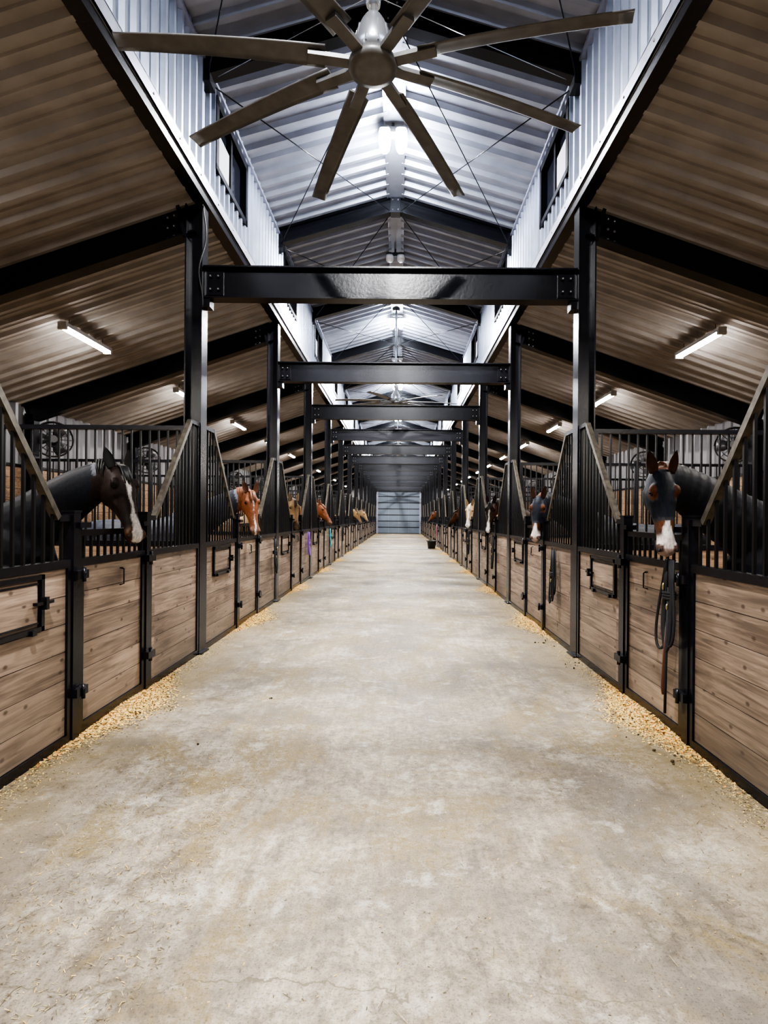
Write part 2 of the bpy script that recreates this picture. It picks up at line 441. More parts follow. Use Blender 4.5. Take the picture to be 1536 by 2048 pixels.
# ------------------------------------------------------------------ portal frames
def frame_mesh():
    b = MB(['black', 'bolt'])
    for sd in (-1, 1):
        xi = sd*(HW+0.1)
        b.ibeam((xi, 0, 0), (xi, 0, 5.22), 0.19, 0.20, 'black', up=(1, 0, 0), tf=0.016, tw=0.012)
        b.ibeam((sd*2.32, 0, 5.22), (sd*2.32, 0, 6.75), 0.16, 0.18, 'black', up=(1, 0, 0))
        b.box(min(xi-0.14, xi+0.14), max(xi-0.14, xi+0.14), -0.13, 0.13, 0, 0.018, 'black')
        p0 = V((sd*2.30, 0, SZ-0.235)); p1 = V((sd*(XO-0.05), 0, SZ-SL*(XO-2.25)-0.235+0.01))
        b.ibeam(p0, p1, 0.17, 0.34, 'black')
        b.prism(p0+V((sd*0.08, 0, -0.03)), p0+V((sd*0.12, 0, -0.04)), 0.2, 0.42, 'black')
        for dz in (-0.12, 0.0, 0.12):
            for q in (0.22, 0.30):
                c = p0+(p1-p0).normalized()*q+V((0, -0.012, dz))
                b.ellipsoid(c, (0.016, 0.012, 0.016), 'bolt', 6, 4)
        b.ibeam((sd*(XO-0.15), 0, 0), (sd*(XO-0.15), 0, 3.45), 0.16, 0.18, 'black', up=(1, 0, 0))
        q0 = V((sd*2.22, 0, EZ-0.18)); q1 = V((sd*0.0, 0, RZ-0.20))
        b.ibeam(q0, q1, 0.16, 0.27, 'black')
        b.box(min(sd*2.08, sd*2.24), max(sd*2.08, sd*2.24), -0.1, 0.1, 6.55, 6.86, 'black')
        b.box(min(sd*1.93, sd*2.14), max(sd*1.93, sd*2.14), -0.024, 0.024, 4.13, 4.40, 'black')
        for xx in (1.98, 2.07):
            for z in (4.19, 4.34):
                b.tube([(sd*xx, -0.024, z), (sd*xx, -0.045, z)], 0.019, 'black', 6)
                b.tube([(sd*xx, -0.045, z), (sd*xx, -0.06, z)], 0.011, 'bolt', 6)
        b.box(min(sd*2.07, sd*2.15), max(sd*2.07, sd*2.15), -0.07, 0.07, 3.98, 4.07, 'black')
    b.ibeam((-HW, 0, 4.265), (HW, 0, 4.265), 0.17, 0.37, 'black')
    b.box(-0.09, 0.09, -0.1, 0.1, RZ-0.38, RZ-0.10, 'black')
    for x in (-0.05, 0.05):
        for z in (RZ-0.33, RZ-0.15):
            b.ellipsoid((x, -0.105, z), (0.014, 0.01, 0.014), 'bolt', 6, 4)
    return b.mesh('steel_frame')
fm = frame_mesh()
for y in frames[:-1]:
    link('steel_portal_frame', fm, (0, y, 0))
link('steel_portal_frame', fm, (0, YE-0.25, 0))

b = MB(['black'])
for y in bays:
    for sd in (-1, 1):
        b.tube([(sd*2.1, y+0.1, EZ-0.3), (sd*0.12, y+BAY-0.1, RZ-0.35)], 0.008, 'black', 6)
        b.tube([(sd*0.12, y+0.1, RZ-0.35), (sd*2.1, y+BAY-0.1, EZ-0.3)], 0.008, 'black', 6)
        b.tube([(sd*2.1, y+0.1, EZ-0.3), (sd*2.1, y+0.1, EZ-0.12)], 0.012, 'black', 6)
b.obj('brace_rods')
b = MB(['plastic'])
pts = []
for i in range(30):
    t = i/29
    pts.append((-2.13+0.05*math.sin(t*7)*math.sin(t*PI), Y1-0.13, 5.1-1.15*t))
b.tube(pts, 0.008, 'plastic', 6); b.obj('power_cable')

# ------------------------------------------------------------------ lights
def area(name, loc, sx, sy, w, colr, parent=None, spread=PI, rot=(0, 0, 0)):
    l = bpy.data.lights.new(name, 'AREA'); l.shape = 'RECTANGLE'; l.size = sx; l.size_y = sy
    l.energy = w; l.color = colr; l.spread = spread
    o = bpy.data.objects.new(name, l); o.location = loc; o.rotation_euler = rot
    bpy.context.scene.collection.objects.link(o)
    if parent: o.parent = parent
    return o
b = MB(['house', 'led', 'bolt', 'hdark'])
b.box(-0.055, 0.055, -0.61, 0.61, -0.01, 0.045, 'house')
b.loft([[(0.055*math.cos(a), y, -0.01-0.045*abs(math.sin(a))) for a in [PI*j/8 for j in range(9)]] for y in (-0.585, 0.585)], 'led')
b.box(-0.06, 0.06, -0.63, -0.585, -0.055, 0.05, 'house'); b.box(-0.06, 0.06, 0.585, 0.63, -0.055, 0.05, 'house')
for y in (-0.45, 0.45): b.tube([(0, y, 0.04), (0, y, 0.14)], 0.006, 'hdark', 6)
sm_ = b.mesh('strip_light')
for y in bays:
    for sd in (-1, 1):
        x = sd*4.6
        z = SZ-SL*(4.6-2.2)-0.20
        e = link('strip_light', sm_, (x, y+1.95, z))
        area('lamp', (0, 0, -0.07), 0.1, 1.15, 62, (1.0, 0.92, 0.82), e)

def hb_mesh(lit):
    b = MB(['hdark', 'ledc', 'lens', 'bolt'])
    b.box(-0.06, 0.06, -0.08, 0.08, -0.08, 0.0, 'hdark')
    b.tube([(0, 0, 0), (0, 0, 0.1)], 0.02, 'hdark', 8)
    for s in (-1, 1):
        ring = []
        for zz, r in ((0.0, 0.8), (-0.03, 1.0), (-0.05, 1.0)):
            ring.append([(s*0.125+0.09*r*math.copysign(abs(math.cos(a))**0.5, math.cos(a)), 0.19*r*math.copysign(abs(math.sin(a))**0.7, math.sin(a)), zz-0.03) for a in [2*PI*j/20 for j in range(20)]])
        b.loft(ring, 'hdark')
        prof = ((-0.08, 1), (-0.17, 1.0), (-0.25, 0.85), (-0.30, 0.55), (-0.315, 0.2)) if lit else ((-0.08, 1), (-0.11, 0.96), (-0.14, 0.75), (-0.145, 0.3))  # lit lens deepened so its shape stands in for glare
        lr = [[(s*0.125+0.088*r*math.copysign(abs(math.cos(a))**0.6, math.cos(a)), 0.17*r*math.copysign(abs(math.sin(a))**0.7, math.sin(a)), zz) for a in [2*PI*j/20 for j in range(20)]] for zz, r in prof]
        b.loft(lr, 'ledc' if lit else 'lens')
    return b.mesh('high_bay_light')
hl, hu = hb_mesh(True), hb_mesh(False)
for i, y in enumerate(bays):
    lit = ((i-3) % 2 == 0)
    e = link('high_bay_light', hl if lit else hu, (-0.02, y+1.95, RZ-0.2))
    if lit:
        area('lamp', (0, 0, -0.33), 0.36, 0.30, 420, (1.0, 0.97, 0.95), e)
        l = bpy.data.lights.new('lamp', 'POINT'); l.energy = 60; l.color = (0.66, 0.78, 1.0); l.shadow_soft_size = 0.12
        o = bpy.data.objects.new('lamp', l); o.location = (0, 0, -0.46)
        bpy.context.scene.collection.objects.link(o); o.parent = e

# ------------------------------------------------------------------ ceiling fans
def fan_mesh(top):
    b = MB(['blade', 'motor', 'hdark'])
    def disc(zr, k, n=32):
        b.loft([[(r*math.cos(2*PI*j/n), r*math.sin(2*PI*j/n), z) for j in range(n)] for z, r in zr], k)
    disc([(-0.05, 0.12), (-0.045, 0.17), (-0.01, 0.18), (0.02, 0.17), (0.03, 0.1)], 'blade')
    disc([(0.03, 0.07), (0.06, 0.13), (0.12, 0.14), (0.22, 0.12), (0.30, 0.085), (0.34, 0.06), (0.36, 0.035)], 'motor')
    disc([(0.36, 0.03), (top, 0.03)], 'motor', 16)
    disc([(0.42, 0.05), (0.46, 0.055), (0.5, 0.05)], 'motor', 16)
    disc([(top-0.08, 0.09), (top-0.02, 0.11), (top, 0.11)], 'hdark', 16)
    for i in range(10):
        a = 2*PI*i/10
        b.prism((0.135*math.cos(a), 0.135*math.sin(a), 0.07), (0.11*math.cos(a), 0.11*math.sin(a), 0.24), 0.012, 0.02, 'motor', up=(math.cos(a), math.sin(a), 0))
    for ang in (19.5, 63.5, 111, 153.5, 188.0, 236, 303, 344.5):
        a = math.radians(ang); d = V((math.cos(a), math.sin(a), 0)); sd = V((-d.y, d.x, 0))
        b.prism(d*0.10+V((0, 0, 0.0)), d*0.46+V((0, 0, 0.008)), 0.085, 0.03, 'blade')
        rings = []
        N = 10
        for i in range(N+1):
            t = i/N; r = 0.34+(1.74-0.34)*t
            w = 0.165-0.03*t; zc = 0.02-0.07*t*t
            tw = math.radians(15-7*t)
            c = d*r+V((0, 0, zc)); cu = sd*math.cos(tw)+V((0, 0, math.sin(tw))); nu = -sd*math.sin(tw)+V((0, 0, math.cos(tw)))
            prof = [(-0.5, 0), (-0.25, 0.014), (0.1, 0.017), (0.4, 0.010), (0.5, 0), (0.4, -0.004), (0.1, 0.002), (-0.25, 0.0)]
            rings.append([c+cu*p*w+nu*q for p, q in prof])
        b.loft(rings, 'blade')
    return b.mesh('ceiling_fan')
FZ = CAMZ+3.237
fmesh = fan_mesh(RZ-0.1-FZ)
for i in range(5):
    fx = -0.09 if i == 0 else (-0.02)
    link('ceiling_fan', fmesh, (fx, 4.05+12*i, FZ), rot=(0, 0, 0 if i == 0 else math.radians(11*i)))
b = MB(['bolt'])
for x, y in ((-2.0, 6.5), (2.0, 6.5), (-2.0, 2.6), (2.0, 2.6)):
    b.tube([(-0.09+0.04*(1 if x > 0 else -1), 4.05, FZ+0.48), (x, y, EZ-0.3)], 0.003, 'bolt', 5)
b.obj('fan_guy_wires')

# ------------------------------------------------------------------ stall fronts
def section(b, sd, y0, y1, z0=0.06, gap=0.0):
    X = lambda a, c: (min(-sd*a, -sd*c), max(-sd*a, -sd*c))   # a,c measured towards the aisle
    t = 0.05
    b.box(*X(-0.03, 0.03), y0, y1, z0-0.06, z0, 'black')
    b.box(*X(-0.03, 0.03), y0, y1, WT-0.055, WT, 'black')
    b.box(*X(-0.03, 0.03), y0, y0+t, z0, WT-0.055, 'black')
    b.box(*X(-0.03, 0.03), y1-t, y1, z0, WT-0.055, 'black')
    n = 6; h = (WT-0.055-z0)/n
    for i in range(n):
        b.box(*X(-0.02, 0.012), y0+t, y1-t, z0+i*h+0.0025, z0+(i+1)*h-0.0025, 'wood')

def stall_mesh(sd):
    b = MB(['black', 'wood', 'bar', 'raillit', 'bolt'])
    X = lambda a, c: (min(-sd*a, -sd*c), max(-sd*a, -sd*c))
    D0, D1 = 1.44, 2.58
    section(b, sd, 0.10, D0-0.04)
    section(b, sd, D1+0.04, 3.90)
    section(b, sd, D0+0.055, D1-0.055, z0=0.085)
    for y in (D0, D1):
        b.box(*X(-0.04, 0.04), y-0.042, y+0.042, 0, 1.60, 'black')
        b.box(*X(-0.045, 0.045), y-0.047, y+0.047, 1.60, 1.615, 'black')
    b.box(*X(-0.022, 0.022), D0+0.055, D1-0.055, 1.43, 1.475, 'black')
    y = D0+0.15
    while y < D1-0.1:
        b.box(*X(-0.009, 0.009), y-0.009, y+0.009, WT, 1.43, 'bar'); y += 0.1
    for y in (D0+0.055, D1-0.055-0.04):
        b.box(*X(-0.02, 0.02), y, y+0.04, WT, 1.50, 'black')
        b.box(*X(-0.03, 0.06), y-0.05, y+0.09, 1.49, 1.53, 'black')
    for pts in ([(0.08, 2.62), (0.42, 2.62), (1.26, 1.56), (1.40, 1.56)], [(3.92, 2.62), (3.66, 2.62), (2.76, 1.56), (2.62, 1.56)]):
        P = [V((0, p[0], p[1])) for p in pts]
        for i in range(3):
            k = 'raillit' if i == 1 else 'black'
            b.prism(P[i], P[i+1], 0.05, 0.045, k, up=(0, 0, 1))
        ya, yb = sorted((pts[0][0], pts[-1][0]))
        y = ya+0.06
        while y < yb-0.02:
            q = sorted(pts)
            for i in range(3):
                if q[i][0] <= y <= q[i+1][0]:
                    zt = q[i][1]+(q[i+1][1]-q[i][1])*(y-q[i][0])/(q[i+1][0]-q[i][0])
            b.box(*X(-0.009, 0.009), y-0.009, y+0.009, WT, zt, 'bar'); y += 0.098
        ye = 0.115 if pts[0][0] < 1 else 3.885
        b.box(*X(-0.022, 0.022), ye-0.022, ye+0.022, WT, 2.62, 'black')
    for y, zs in ((D1-0.0, (0.33, 1.20)), ):
        for z in zs:
            b.box(*X(0.03, 0.085), y-0.09, y+0.05, z-0.03, z+0.03, 'black')
            b.tube([(-sd*0.07, y-0.02, z-0.06), (-sd*0.07, y-0.02, z+0.06)], 0.016, 'black', 8)
    for z in (0.33, 1.16):
        b.box(*X(0.03, 0.07), D0-0.04, D0+0.10, z-0.03, z+0.03, 'black')
        b.tube([(-sd*0.075, D0+0.03, z-0.05), (-sd*0.075, D0+0.03, z+0.05)], 0.014, 'black', 8)
    ym = (D0+D1)/2+0.1
    b.tube([(-sd*0.012, ym, 1.15), (-sd*0.045, ym, 1.14), (-sd*0.045, ym, 1.02), (-sd*0.012, ym, 1.01)], 0.006, 'bar', 6)
    b.tube([(-sd*0.012, ym+0.03, 1.15), (-sd*0.03, ym+0.03, 1.14), (-sd*0.03, ym+0.03, 1.05)], 0.005, 'bar', 6)
    h0 = 0.40 if sd < 0 else 2.76; h1 = h0+0.68
    za, zb = 0.84, 1.20
    b.box(*X(0.012, 0.04), h0, h0+0.03, za, zb, 'black'); b.box(*X(0.012, 0.04), h1-0.03, h1, za, zb, 'black')
    b.box(*X(0.012, 0.04), h0, h1, za, za+0.03, 'black'); b.box(*X(0.012, 0.04), h0, h1, zb-0.03, zb, 'black')
    b.box(*X(0.012, 0.03), h0+0.06, h1-0.06, za+0.06, zb-0.06, 'wood')
    b.box(*X(0.012, 0.032), h0+0.05, h1-0.05, za+0.05, za+0.062, 'black'); b.box(*X(0.012, 0.032), h0+0.05, h1-0.05, zb-0.062, zb-0.05, 'black')
    b.box(*X(0.04, 0.07), h1-0.12, h1+0.05, 1.012, 1.032, 'black'); b.box(*X(0.04, 0.08), h1-0.045, h1-0.015, 0.98, 1.06, 'black')
    b.box(*X(0.012, 0.055), h0+0.1, h0+0.14, za-0.012, za+0.02, 'black'); b.box(*X(0.012, 0.055), h1-0.14, h1-0.1, za-0.012, za+0.02, 'black')
    return b.mesh('stall_front')
stm = {sd: stall_mesh(sd) for sd in (-1, 1)}
def part_mesh(sd):
    b = MB(['black', 'woodx', 'bar'])
    X = lambda a, c: (min(sd*a, sd*c), max(sd*a, sd*c))
    a0, a1 = 2.36, XO-0.26
    b.box(*X(a0, a1), -0.03, 0.03, WT-0.04, WT+0.02, 'black'); b.box(*X(a0, a1), -0.03, 0.03, 2.57, 2.62, 'black')
    b.box(*X(a0, a1), -0.03, 0.03, 0, 0.06, 'black')
    for i in range(6):
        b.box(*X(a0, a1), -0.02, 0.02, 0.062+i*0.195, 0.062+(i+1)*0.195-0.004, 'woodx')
    for x in (a0, (a0+a1)/2, a1-0.05):
        b.box(*X(x, x+0.05), -0.03, 0.03, 0.06, 2.57, 'black')
    x = a0+0.1
    while x < a1-0.05:
        b.box(*X(x-0.009, x+0.009), -0.009, 0.009, WT, 2.57, 'bar'); x += 0.105
    return b.mesh('stall_partition')
ptm = {sd: part_mesh(sd) for sd in (-1, 1)}
for y in bays:
    for sd in (-1, 1):
        link('stall_front', stm[sd], (sd*2.185, y, 0))
for y in frames[:-1]:
    for sd in (-1, 1):
        link('stall_partition', ptm[sd], (0, y, 0))
for sd in (-1, 1):
    b = MB(['bed'])
    for y in bays:
        xa, xb = sorted((sd*2.24, sd*(XO-0.06)))
        b.box(xa, xb, y+0.05, y+BAY-0.05, 0.0, 0.02, 'bed')
    b.obj('stall_bedding')

# wall fans (round cage fans on the outer wall)
b = MB(['hdark', 'bar'])
n = 24
for r, xx in ((0.33, 0.0), (0.33, 0.1), (0.24, -0.03), (0.24, 0.13), (0.14, -0.04), (0.14, 0.14)):
    b.tube([(xx, r*math.cos(2*PI*j/n), r*math.sin(2*PI*j/n)) for j in range(n+1)], 0.014 if r > 0.3 else 0.005, 'bar', 6)
for j in range(16):
    a = 2*PI*j/16
    for s0, s1 in ((0.0, -0.045), (0.1, 0.145)):
        b.tube([(s0, 0.33*math.cos(a), 0.33*math.sin(a)), (s1, 0.06*math.cos(a), 0.06*math.sin(a))], 0.004, 'bar', 5)
b.tube([(-0.05, 0, 0), (0.22, 0, 0)], 0.07, 'hdark', 14)
for j in range(3):
    a = 2*PI*j/3
    d = V((0, math.cos(a), math.sin(a))); e = V((0, -math.sin(a), math.cos(a)))
    b.loft([[V((0.05+0.02*q, 0, 0))+d*r+e*q*w for q in (-1, 0, 1)]+[V((0.056+0.02*q, 0, 0))+d*r+e*q*w for q in (1, 0, -1)] for r, w in ((0.06, 0.05), (0.18, 0.11), (0.3, 0.1))], 'hdark')
b.box(0.15, 0.38, -0.02, 0.02, -0.02, 0.02, 'hdark'); b.box(0.34, 0.38, -0.08, 0.08, -0.12, 0.12, 'hdark')
wf = b.mesh('wall_fan')
for y in frames[3:9]:
    for sd in (-1, 1):
        link('wall_fan', wf, (sd*(XO-0.40), y+0.25, 3.02), rot=(0, 0, (1.0 if sd > 0 else PI-1.0)))

# ------------------------------------------------------------------ horses
def lerp_tab(tab, t):
    if t <= tab[0][0]: return tab[0][1:]
    for i in range(len(tab)-1):
        if t <= tab[i+1][0]:
            f = (t-tab[i][0])/(tab[i+1][0]-tab[i][0]); f = f*f*(3-2*f)*0.5+f*0.5
            return tuple(a+(b_-a)*f for a, b_ in zip(tab[i][1:], tab[i+1][1:]))
    return tab[-1][1:]
HEAD = [(-0.05, -0.045, -0.13, 0.035), (-0.02, -0.005, -0.19, 0.07), (0.03, 0.02, -0.235, 0.088), (0.09, 0.034, -0.27, 0.100),
        (0.16, 0.036, -0.275, 0.110), (0.22, 0.030, -0.262, 0.104), (0.28, 0.020, -0.228, 0.088), (0.34, 0.010, -0.19, 0.074),
        (0.42, 0.000, -0.158, 0.064), (0.49, -0.004, -0.142, 0.063), (0.55, -0.010, -0.138, 0.070), (0.59, -0.022, -0.137, 0.066),
        (0.62, -0.042, -0.125, 0.052), (0.637, -0.07, -0.105, 0.025)]

def horse(sd, yc, poll, heading, pitch, pal, vox=0.02, mask=False, rug=None, blaze=0.0, whitemuz=False, rugv=0.8, sock=False, halter=None, hs=1.06):
    """poll in world coords. heading=(x,y). pitch: angle of the face from vertical."""
    h = V((heading[0], heading[1], 0)).normalized()
    a1 = (h*math.sin(pitch) - V((0, 0, 1))*math.cos(pitch)).normalized()
    u1 = (h*math.cos(pitch) + V((0, 0, 1))*math.sin(pitch)).normalized()
    s1 = a1.cross(u1).normalized()
    a, u, s = a1*hs, u1*hs, s1*hs
    poll = V(poll)
    b = MB(['coat'])
    X = lambda d: sd*(2.185+d)
    n = 20
    def oval(c, ax1, r1t, r1b, ax2, r2, pw=0.85):
        out = []
        for j in range(n):
            t = 2*PI*j/n; cs, sn = math.cos(t), math.sin(t)
            cu = math.copysign(abs(sn)**pw, sn); cv = math.copysign(abs(cs)**pw, cs)
            out.append(c+ax1*(cu*(r1t if cu > 0 else r1b))+ax2*cv*r2)
        return out
    rings = []
    for i in range(40):
        t = -0.05+0.687*i/39
        do, ve, w = lerp_tab(HEAD, t)
        c = poll+a*t+u*(do+ve)/2; hh = (do-ve)/2
        ring = []
        for j in range(n):
            th = 2*PI*j/n; cs, sn = math.cos(th), math.sin(th)
            k = 1.0
            if sn < 0 and t > 0.05: k = 1-0.25*(-sn)
            if sn > 0.3 and t > 0.25: k = 1-0.18*(sn)
            cv = math.copysign(abs(cs)**0.8, cs); cu = math.copysign(abs(sn)**0.85, sn)
            ring.append(c+u*cu*hh+s*cv*w*k)
        rings.append(ring)
    b.loft(rings, 'coat')
    for q in (-1, 1):
        b.ellipsoid(poll+a*0.148+u*0.000+s*q*0.085, (0.045, 0.03, 0.028), 'coat', 10, 8, (a, s, u))
        b.ellipsoid(poll+a*0.575+u*(-0.052)+s*q*0.050, (0.042, 0.030, 0.033), 'coat', 10, 8, (a, s, u))
        b.ellipsoid(poll+a*0.15+u*(-0.17)+s*q*0.065, (0.11, 0.04, 0.09), 'coat', 12, 8, (a, s, u))
        b.ellipsoid(poll+a*0.27+u*(-0.075)+s*q*0.075, (0.09, 0.018, 0.014), 'coat', 10, 8, (a, s, u))
    b.ellipsoid(poll+a*0.575+u*(-0.135)+s*0, (0.04, 0.034, 0.026), 'coat', 10, 8, (a, s, u))
    P3 = poll+u*(-0.115)+a*0.03
    P0 = V((X(1.02), yc, 1.34))
    back = V((sd, 0, 0))
    P1 = P0+V((-sd*0.35, 0, 0.17))
    P2 = P3+(back*0.7-h*0.5).normalized()*0.30+V((0, 0, 0.0))
    samples = []
    NR = 46
    rings = []
    for i in range(NR+1):
        t = i/NR
        p = P0*(1-t)**3+P1*3*t*(1-t)**2+P2*3*t*t*(1-t)+P3*t**3
        d = (P1-P0)*3*(1-t)**2+(P2-P1)*6*t*(1-t)+(P3-P2)*3*t*t
        d.normalize(); side = d.cross(V((0, 0, 1))).normalized(); up = side.cross(d).normalized()
        rib = 0.006*math.sin(t*NR*PI/1.5) if (rug and mask) else 0
        hh = 0.31-0.17*t**0.8+rib; ww = 0.19-0.10*t**0.75+rib
        samples.append((p.copy(), t, up.copy(), hh, side.copy(), ww))
        rings.append(oval(p, up, hh, hh, side, ww, 0.95))
    b.loft(rings, 'coat')
    body = [(0.58, 1.16, 0.10, 0.10), (0.66, 1.17, 0.24, 0.20), (0.85, 1.19, 0.33, 0.25), (1.1, 1.21, 0.375, 0.28), (1.4, 1.17, 0.36, 0.31),
            (1.75, 1.16, 0.34, 0.32), (2.05, 1.19, 0.33, 0.31), (2.3, 1.20, 0.30, 0.27), (2.48, 1.18, 0.22, 0.19), (2.55, 1.16, 0.10, 0.09)]
    rings = []
    for i in range(30):
        d = 0.58+(2.55-0.58)*i/29
        zc, hh, ww = lerp_tab(body, d)
        rings.append(oval(V((X(d), yc, zc)), V((0, 0, 1)), hh, hh, V((0, 1, 0)), ww, 0.95))
    b.loft(rings, 'coat')
    for q in (-1, 1):
        b.tube([(X(0.88), yc+q*0.15, 1.15), (X(0.86), yc+q*0.16, 0.92), (X(0.85), yc+q*0.16, 0.72), (X(0.84), yc+q*0.16, 0.56), (X(0.84), yc+q*0.16, 0.48), (X(0.85), yc+q*0.16, 0.30), (X(0.85), yc+q*0.16, 0.16), (X(0.82), yc+q*0.16, 0.08), (X(0.80), yc+q*0.16, 0.022)],
               [0.15, 0.12, 0.08, 0.062, 0.055, 0.040, 0.046, 0.05, 0.068], 'coat', 12)
        b.tube([(X(2.18), yc+q*0.14, 1.2), (X(2.06), yc+q*0.16, 0.95), (X(2.18), yc+q*0.16, 0.75), (X(2.36), yc+q*0.16, 0.56), (X(2.37), yc+q*0.16, 0.48), (X(2.33), yc+q*0.16, 0.30), (X(2.31), yc+q*0.16, 0.16), (X(2.27), yc+q*0.16, 0.08), (X(2.25), yc+q*0.16, 0.022)],
               [0.22, 0.17, 0.105, 0.064, 0.056, 0.042, 0.048, 0.05, 0.068], 'coat', 12)
    b.tube([(X(2.46), yc, 1.38), (X(2.58), yc, 1.25), (X(2.62), yc, 1.0), (X(2.63), yc, 0.7), (X(2.62), yc, 0.5)], [0.04, 0.05, 0.07, 0.06, 0.03], 'coat', 10)
    me0 = b.mesh('horse_tmp')
    o = bpy.data.objects.new('horse_tmp', me0); bpy.context.scene.collection.objects.link(o)
    rm = o.modifiers.new('r', 'REMESH'); rm.mode = 'VOXEL'; rm.voxel_size = vox; rm.use_smooth_shade = True
    sm = o.modifiers.new('s', 'SMOOTH'); sm.factor = 0.5; sm.iterations = 3 if vox < 0.018 else 1
    dg = bpy.context.evaluated_depsgraph_get(); dg.update()
    me = bpy.data.meshes.new_from_object(o.evaluated_get(dg))
    bpy.data.objects.remove(o)
    me.name = 'horse'
    me.materials.clear(); me.materials.append(M['coat'])
    for p in me.polygons: p.use_smooth = True
    ca = me.color_attributes.new('Col', 'FLOAT_COLOR', 'POINT')
    coat, dark, muz = pal['coat'], pal['dark'], pal['muz']
    def mx(c1, c2, f):
        f = max(0, min(1, f)); return tuple(x*(1-f)+y*f for x, y in zip(c1, c2))
    cols = []
    wcol = (0.66, 0.62, 0.59)
    for vt in me.vertices:
        p = vt.co
        r = (p-poll)/(hs); t = r.dot(a1); uu = r.dot(u1); ss = r.dot(s1)
        best = min(samples[::2], key=lambda q: (q[0]-p).length_squared)
        ishead = (t > -0.02 and uu > -0.33 and abs(ss) < 0.15) and not (uu < -0.13 and t < 0.0) and (r.length < 0.75)
        if ishead:
            c = coat
            c = mx(c, dark, (t-0.36)/0.12*0.6)
            c = mx(c, muz, (t-0.50)/0.05)
            c = mx(c, tuple(x*0.75 for x in coat), 0.5 if abs(ss) < 0.03 else 0)
            eye_d = math.hypot(t-0.165, uu+0.012)
            if eye_d < 0.035: c = mx(c, dark, 0.7)
            if mask:
                me_t = 0.37
                f = max(0, min(1, (me_t-t)/0.012))
                eo = eye_d if abs(ss) > 0.060 else 1.0
                if t > me_t: c = mx(coat, muz, (t-0.42)/0.08)
                if eo > 0.055: c = mx(c, (0.014, 0.017, 0.028), f)
                else: c = mx(coat, dark, 0.1)
                if 0.055 <= eo < 0.065: c = (0.05, 0.05, 0.06)
                if abs(t-me_t) < 0.012: c = (0.045, 0.045, 0.055)
            if blaze > 0:
                bw = blaze*(0.75+0.25*math.sin(t*14))*(1.0 if t > 0.1 else max(0, (t-0.04)/0.06))
                if t > 0.42: bw *= 1.35
                if t > 0.56: bw *= 1.2
                f = (bw-abs(ss+0.004*math.sin(t*40)))/0.008
                if uu > -0.075 and t < 0.64 and (not mask or t > 0.385): c = mx(c, wcol, f)
            if whitemuz and t > 0.46:
                c = mx(c, (0.60, 0.52, 0.48), (t-0.47)/0.04)
                if t > 0.585: c = mx(c, (0.30, 0.20, 0.17), 0.75)
                if math.hypot(t-0.58, uu+0.045) < 0.03 and abs(ss) > 0.03: c = (0.10, 0.06, 0.05)
        else:
            tt = best[1]
            c = coat
            if rug:
                if tt > rugv and (p-best[0]).length < 0.35 and p.z > 1.0:
                    c = coat
                    if tt < rugv+0.03: c = tuple(min(1, x*3+0.08) for x in rug)
                elif p.z > 0.62: c = rug
            if p.z < 0.62:
                c = mx(coat, dark, (0.72-p.z)/0.2)
            if p.z < 0.3 and sock: c = wcol
            if p.z < 0.08: c = (0.05, 0.04, 0.035)
            if (p.x*sd) > 2.185+2.56: c = pal['mane']
        cols += [c[0], c[1], c[2], 1.0]
    ca.data.foreach_set('color', cols)
    root = link('horse', me)
    def child(nm, mb): return mb.obj(nm, parent=root)
    e = MB(['eye'])
    for q in (-1, 1): e.ellipsoid(poll+a*0.168+u*(-0.010)+s*q*0.096, (0.025, 0.018, 0.020), 'eye', 14, 10, (a, s, u))
    child('eyes', e)
    e = MB(['nostril'])
    for q in (-1, 1):
        e.ellipsoid(poll+a*0.592+u*(-0.042)+s*q*0.060, (0.023, 0.014, 0.014), 'nostril', 10, 8, ((a1+u1*0.3+s1*q*0.25).normalized(), s1, (u1-a1*0.4).normalized()))
        pts = [poll+a*t+u*uu_+s*q*w for t, uu_, w in ((0.51, -0.108, 0.060), (0.55, -0.104, 0.065), (0.59, -0.103, 0.060), (0.618, -0.100, 0.045))]
        e.tube(pts, 0.0035, 'nostril', 6)
    child('nostrils', e)
    for q in (-1, 1):
        e = MB(['coat', 'nostril']); 
        base = poll+a*0.0+u*(-0.02)+s*q*0.062
        ed = (-a1*1.0+u1*pal.get('earf', 0.25)+s1*q*0.22).normalized()
        fw = (u1*0.85+a1*0.3+s1*q*0.35).normalized(); fw = (fw-ed*fw.dot(ed)).normalized(); sw = ed.cross(fw)
        rings = []; N = 9
        for i in range(N+1):
            t = i/N; ln = 0.18*hs*t
            w = ((0.026+0.016*math.sin(min(1, t*1.6)*PI/1.6))*(1-t**3)+0.002)*hs
            d_ = 0.024*(1-t**2)+0.002
            ring = []
            for j in range(16):
                th = 2*PI*j/16; cs, sn = math.cos(th), math.sin(th)
                dep = -d_*abs(sn) if sn < 0 else -d_*0.55*abs(sn)
                ring.append(base+ed*(ln-0.01)+sw*cs*w+fw*(dep+0.01))
            rings.append(ring)
        e.loft(rings, 'coat')
        me2 = e.mesh('ear'); ca2 = me2.color_attributes.new('Col', 'FLOAT_COLOR', 'POINT')
        cc = []
        ec = pal.get('ear', coat)
        for vi, vt in enumerate(me2.vertices):
            j = vi % 16; inner = 1 <= j <= 7; tt = (vi//16)/N
            c = tuple(x*0.35 for x in ec) if inner else ec
            if tt > 0.8: c = mx(c, dark, 0.7)
            cc += [*c, 1]
        ca2.data.foreach_set('color', cc)
        link('ear_%s' % ('left' if q < 0 else 'right'), me2, parent=root)
    me_mat = pal['mane']
    key = 'hair_%s' % str(me_mat)
    if key not in M: M[key] = simple('mane_hair', me_mat, 0.45, 0, 0.3, 120)
    e = MB([key])
    st0 = 0.2 if not rug else rugv+0.04
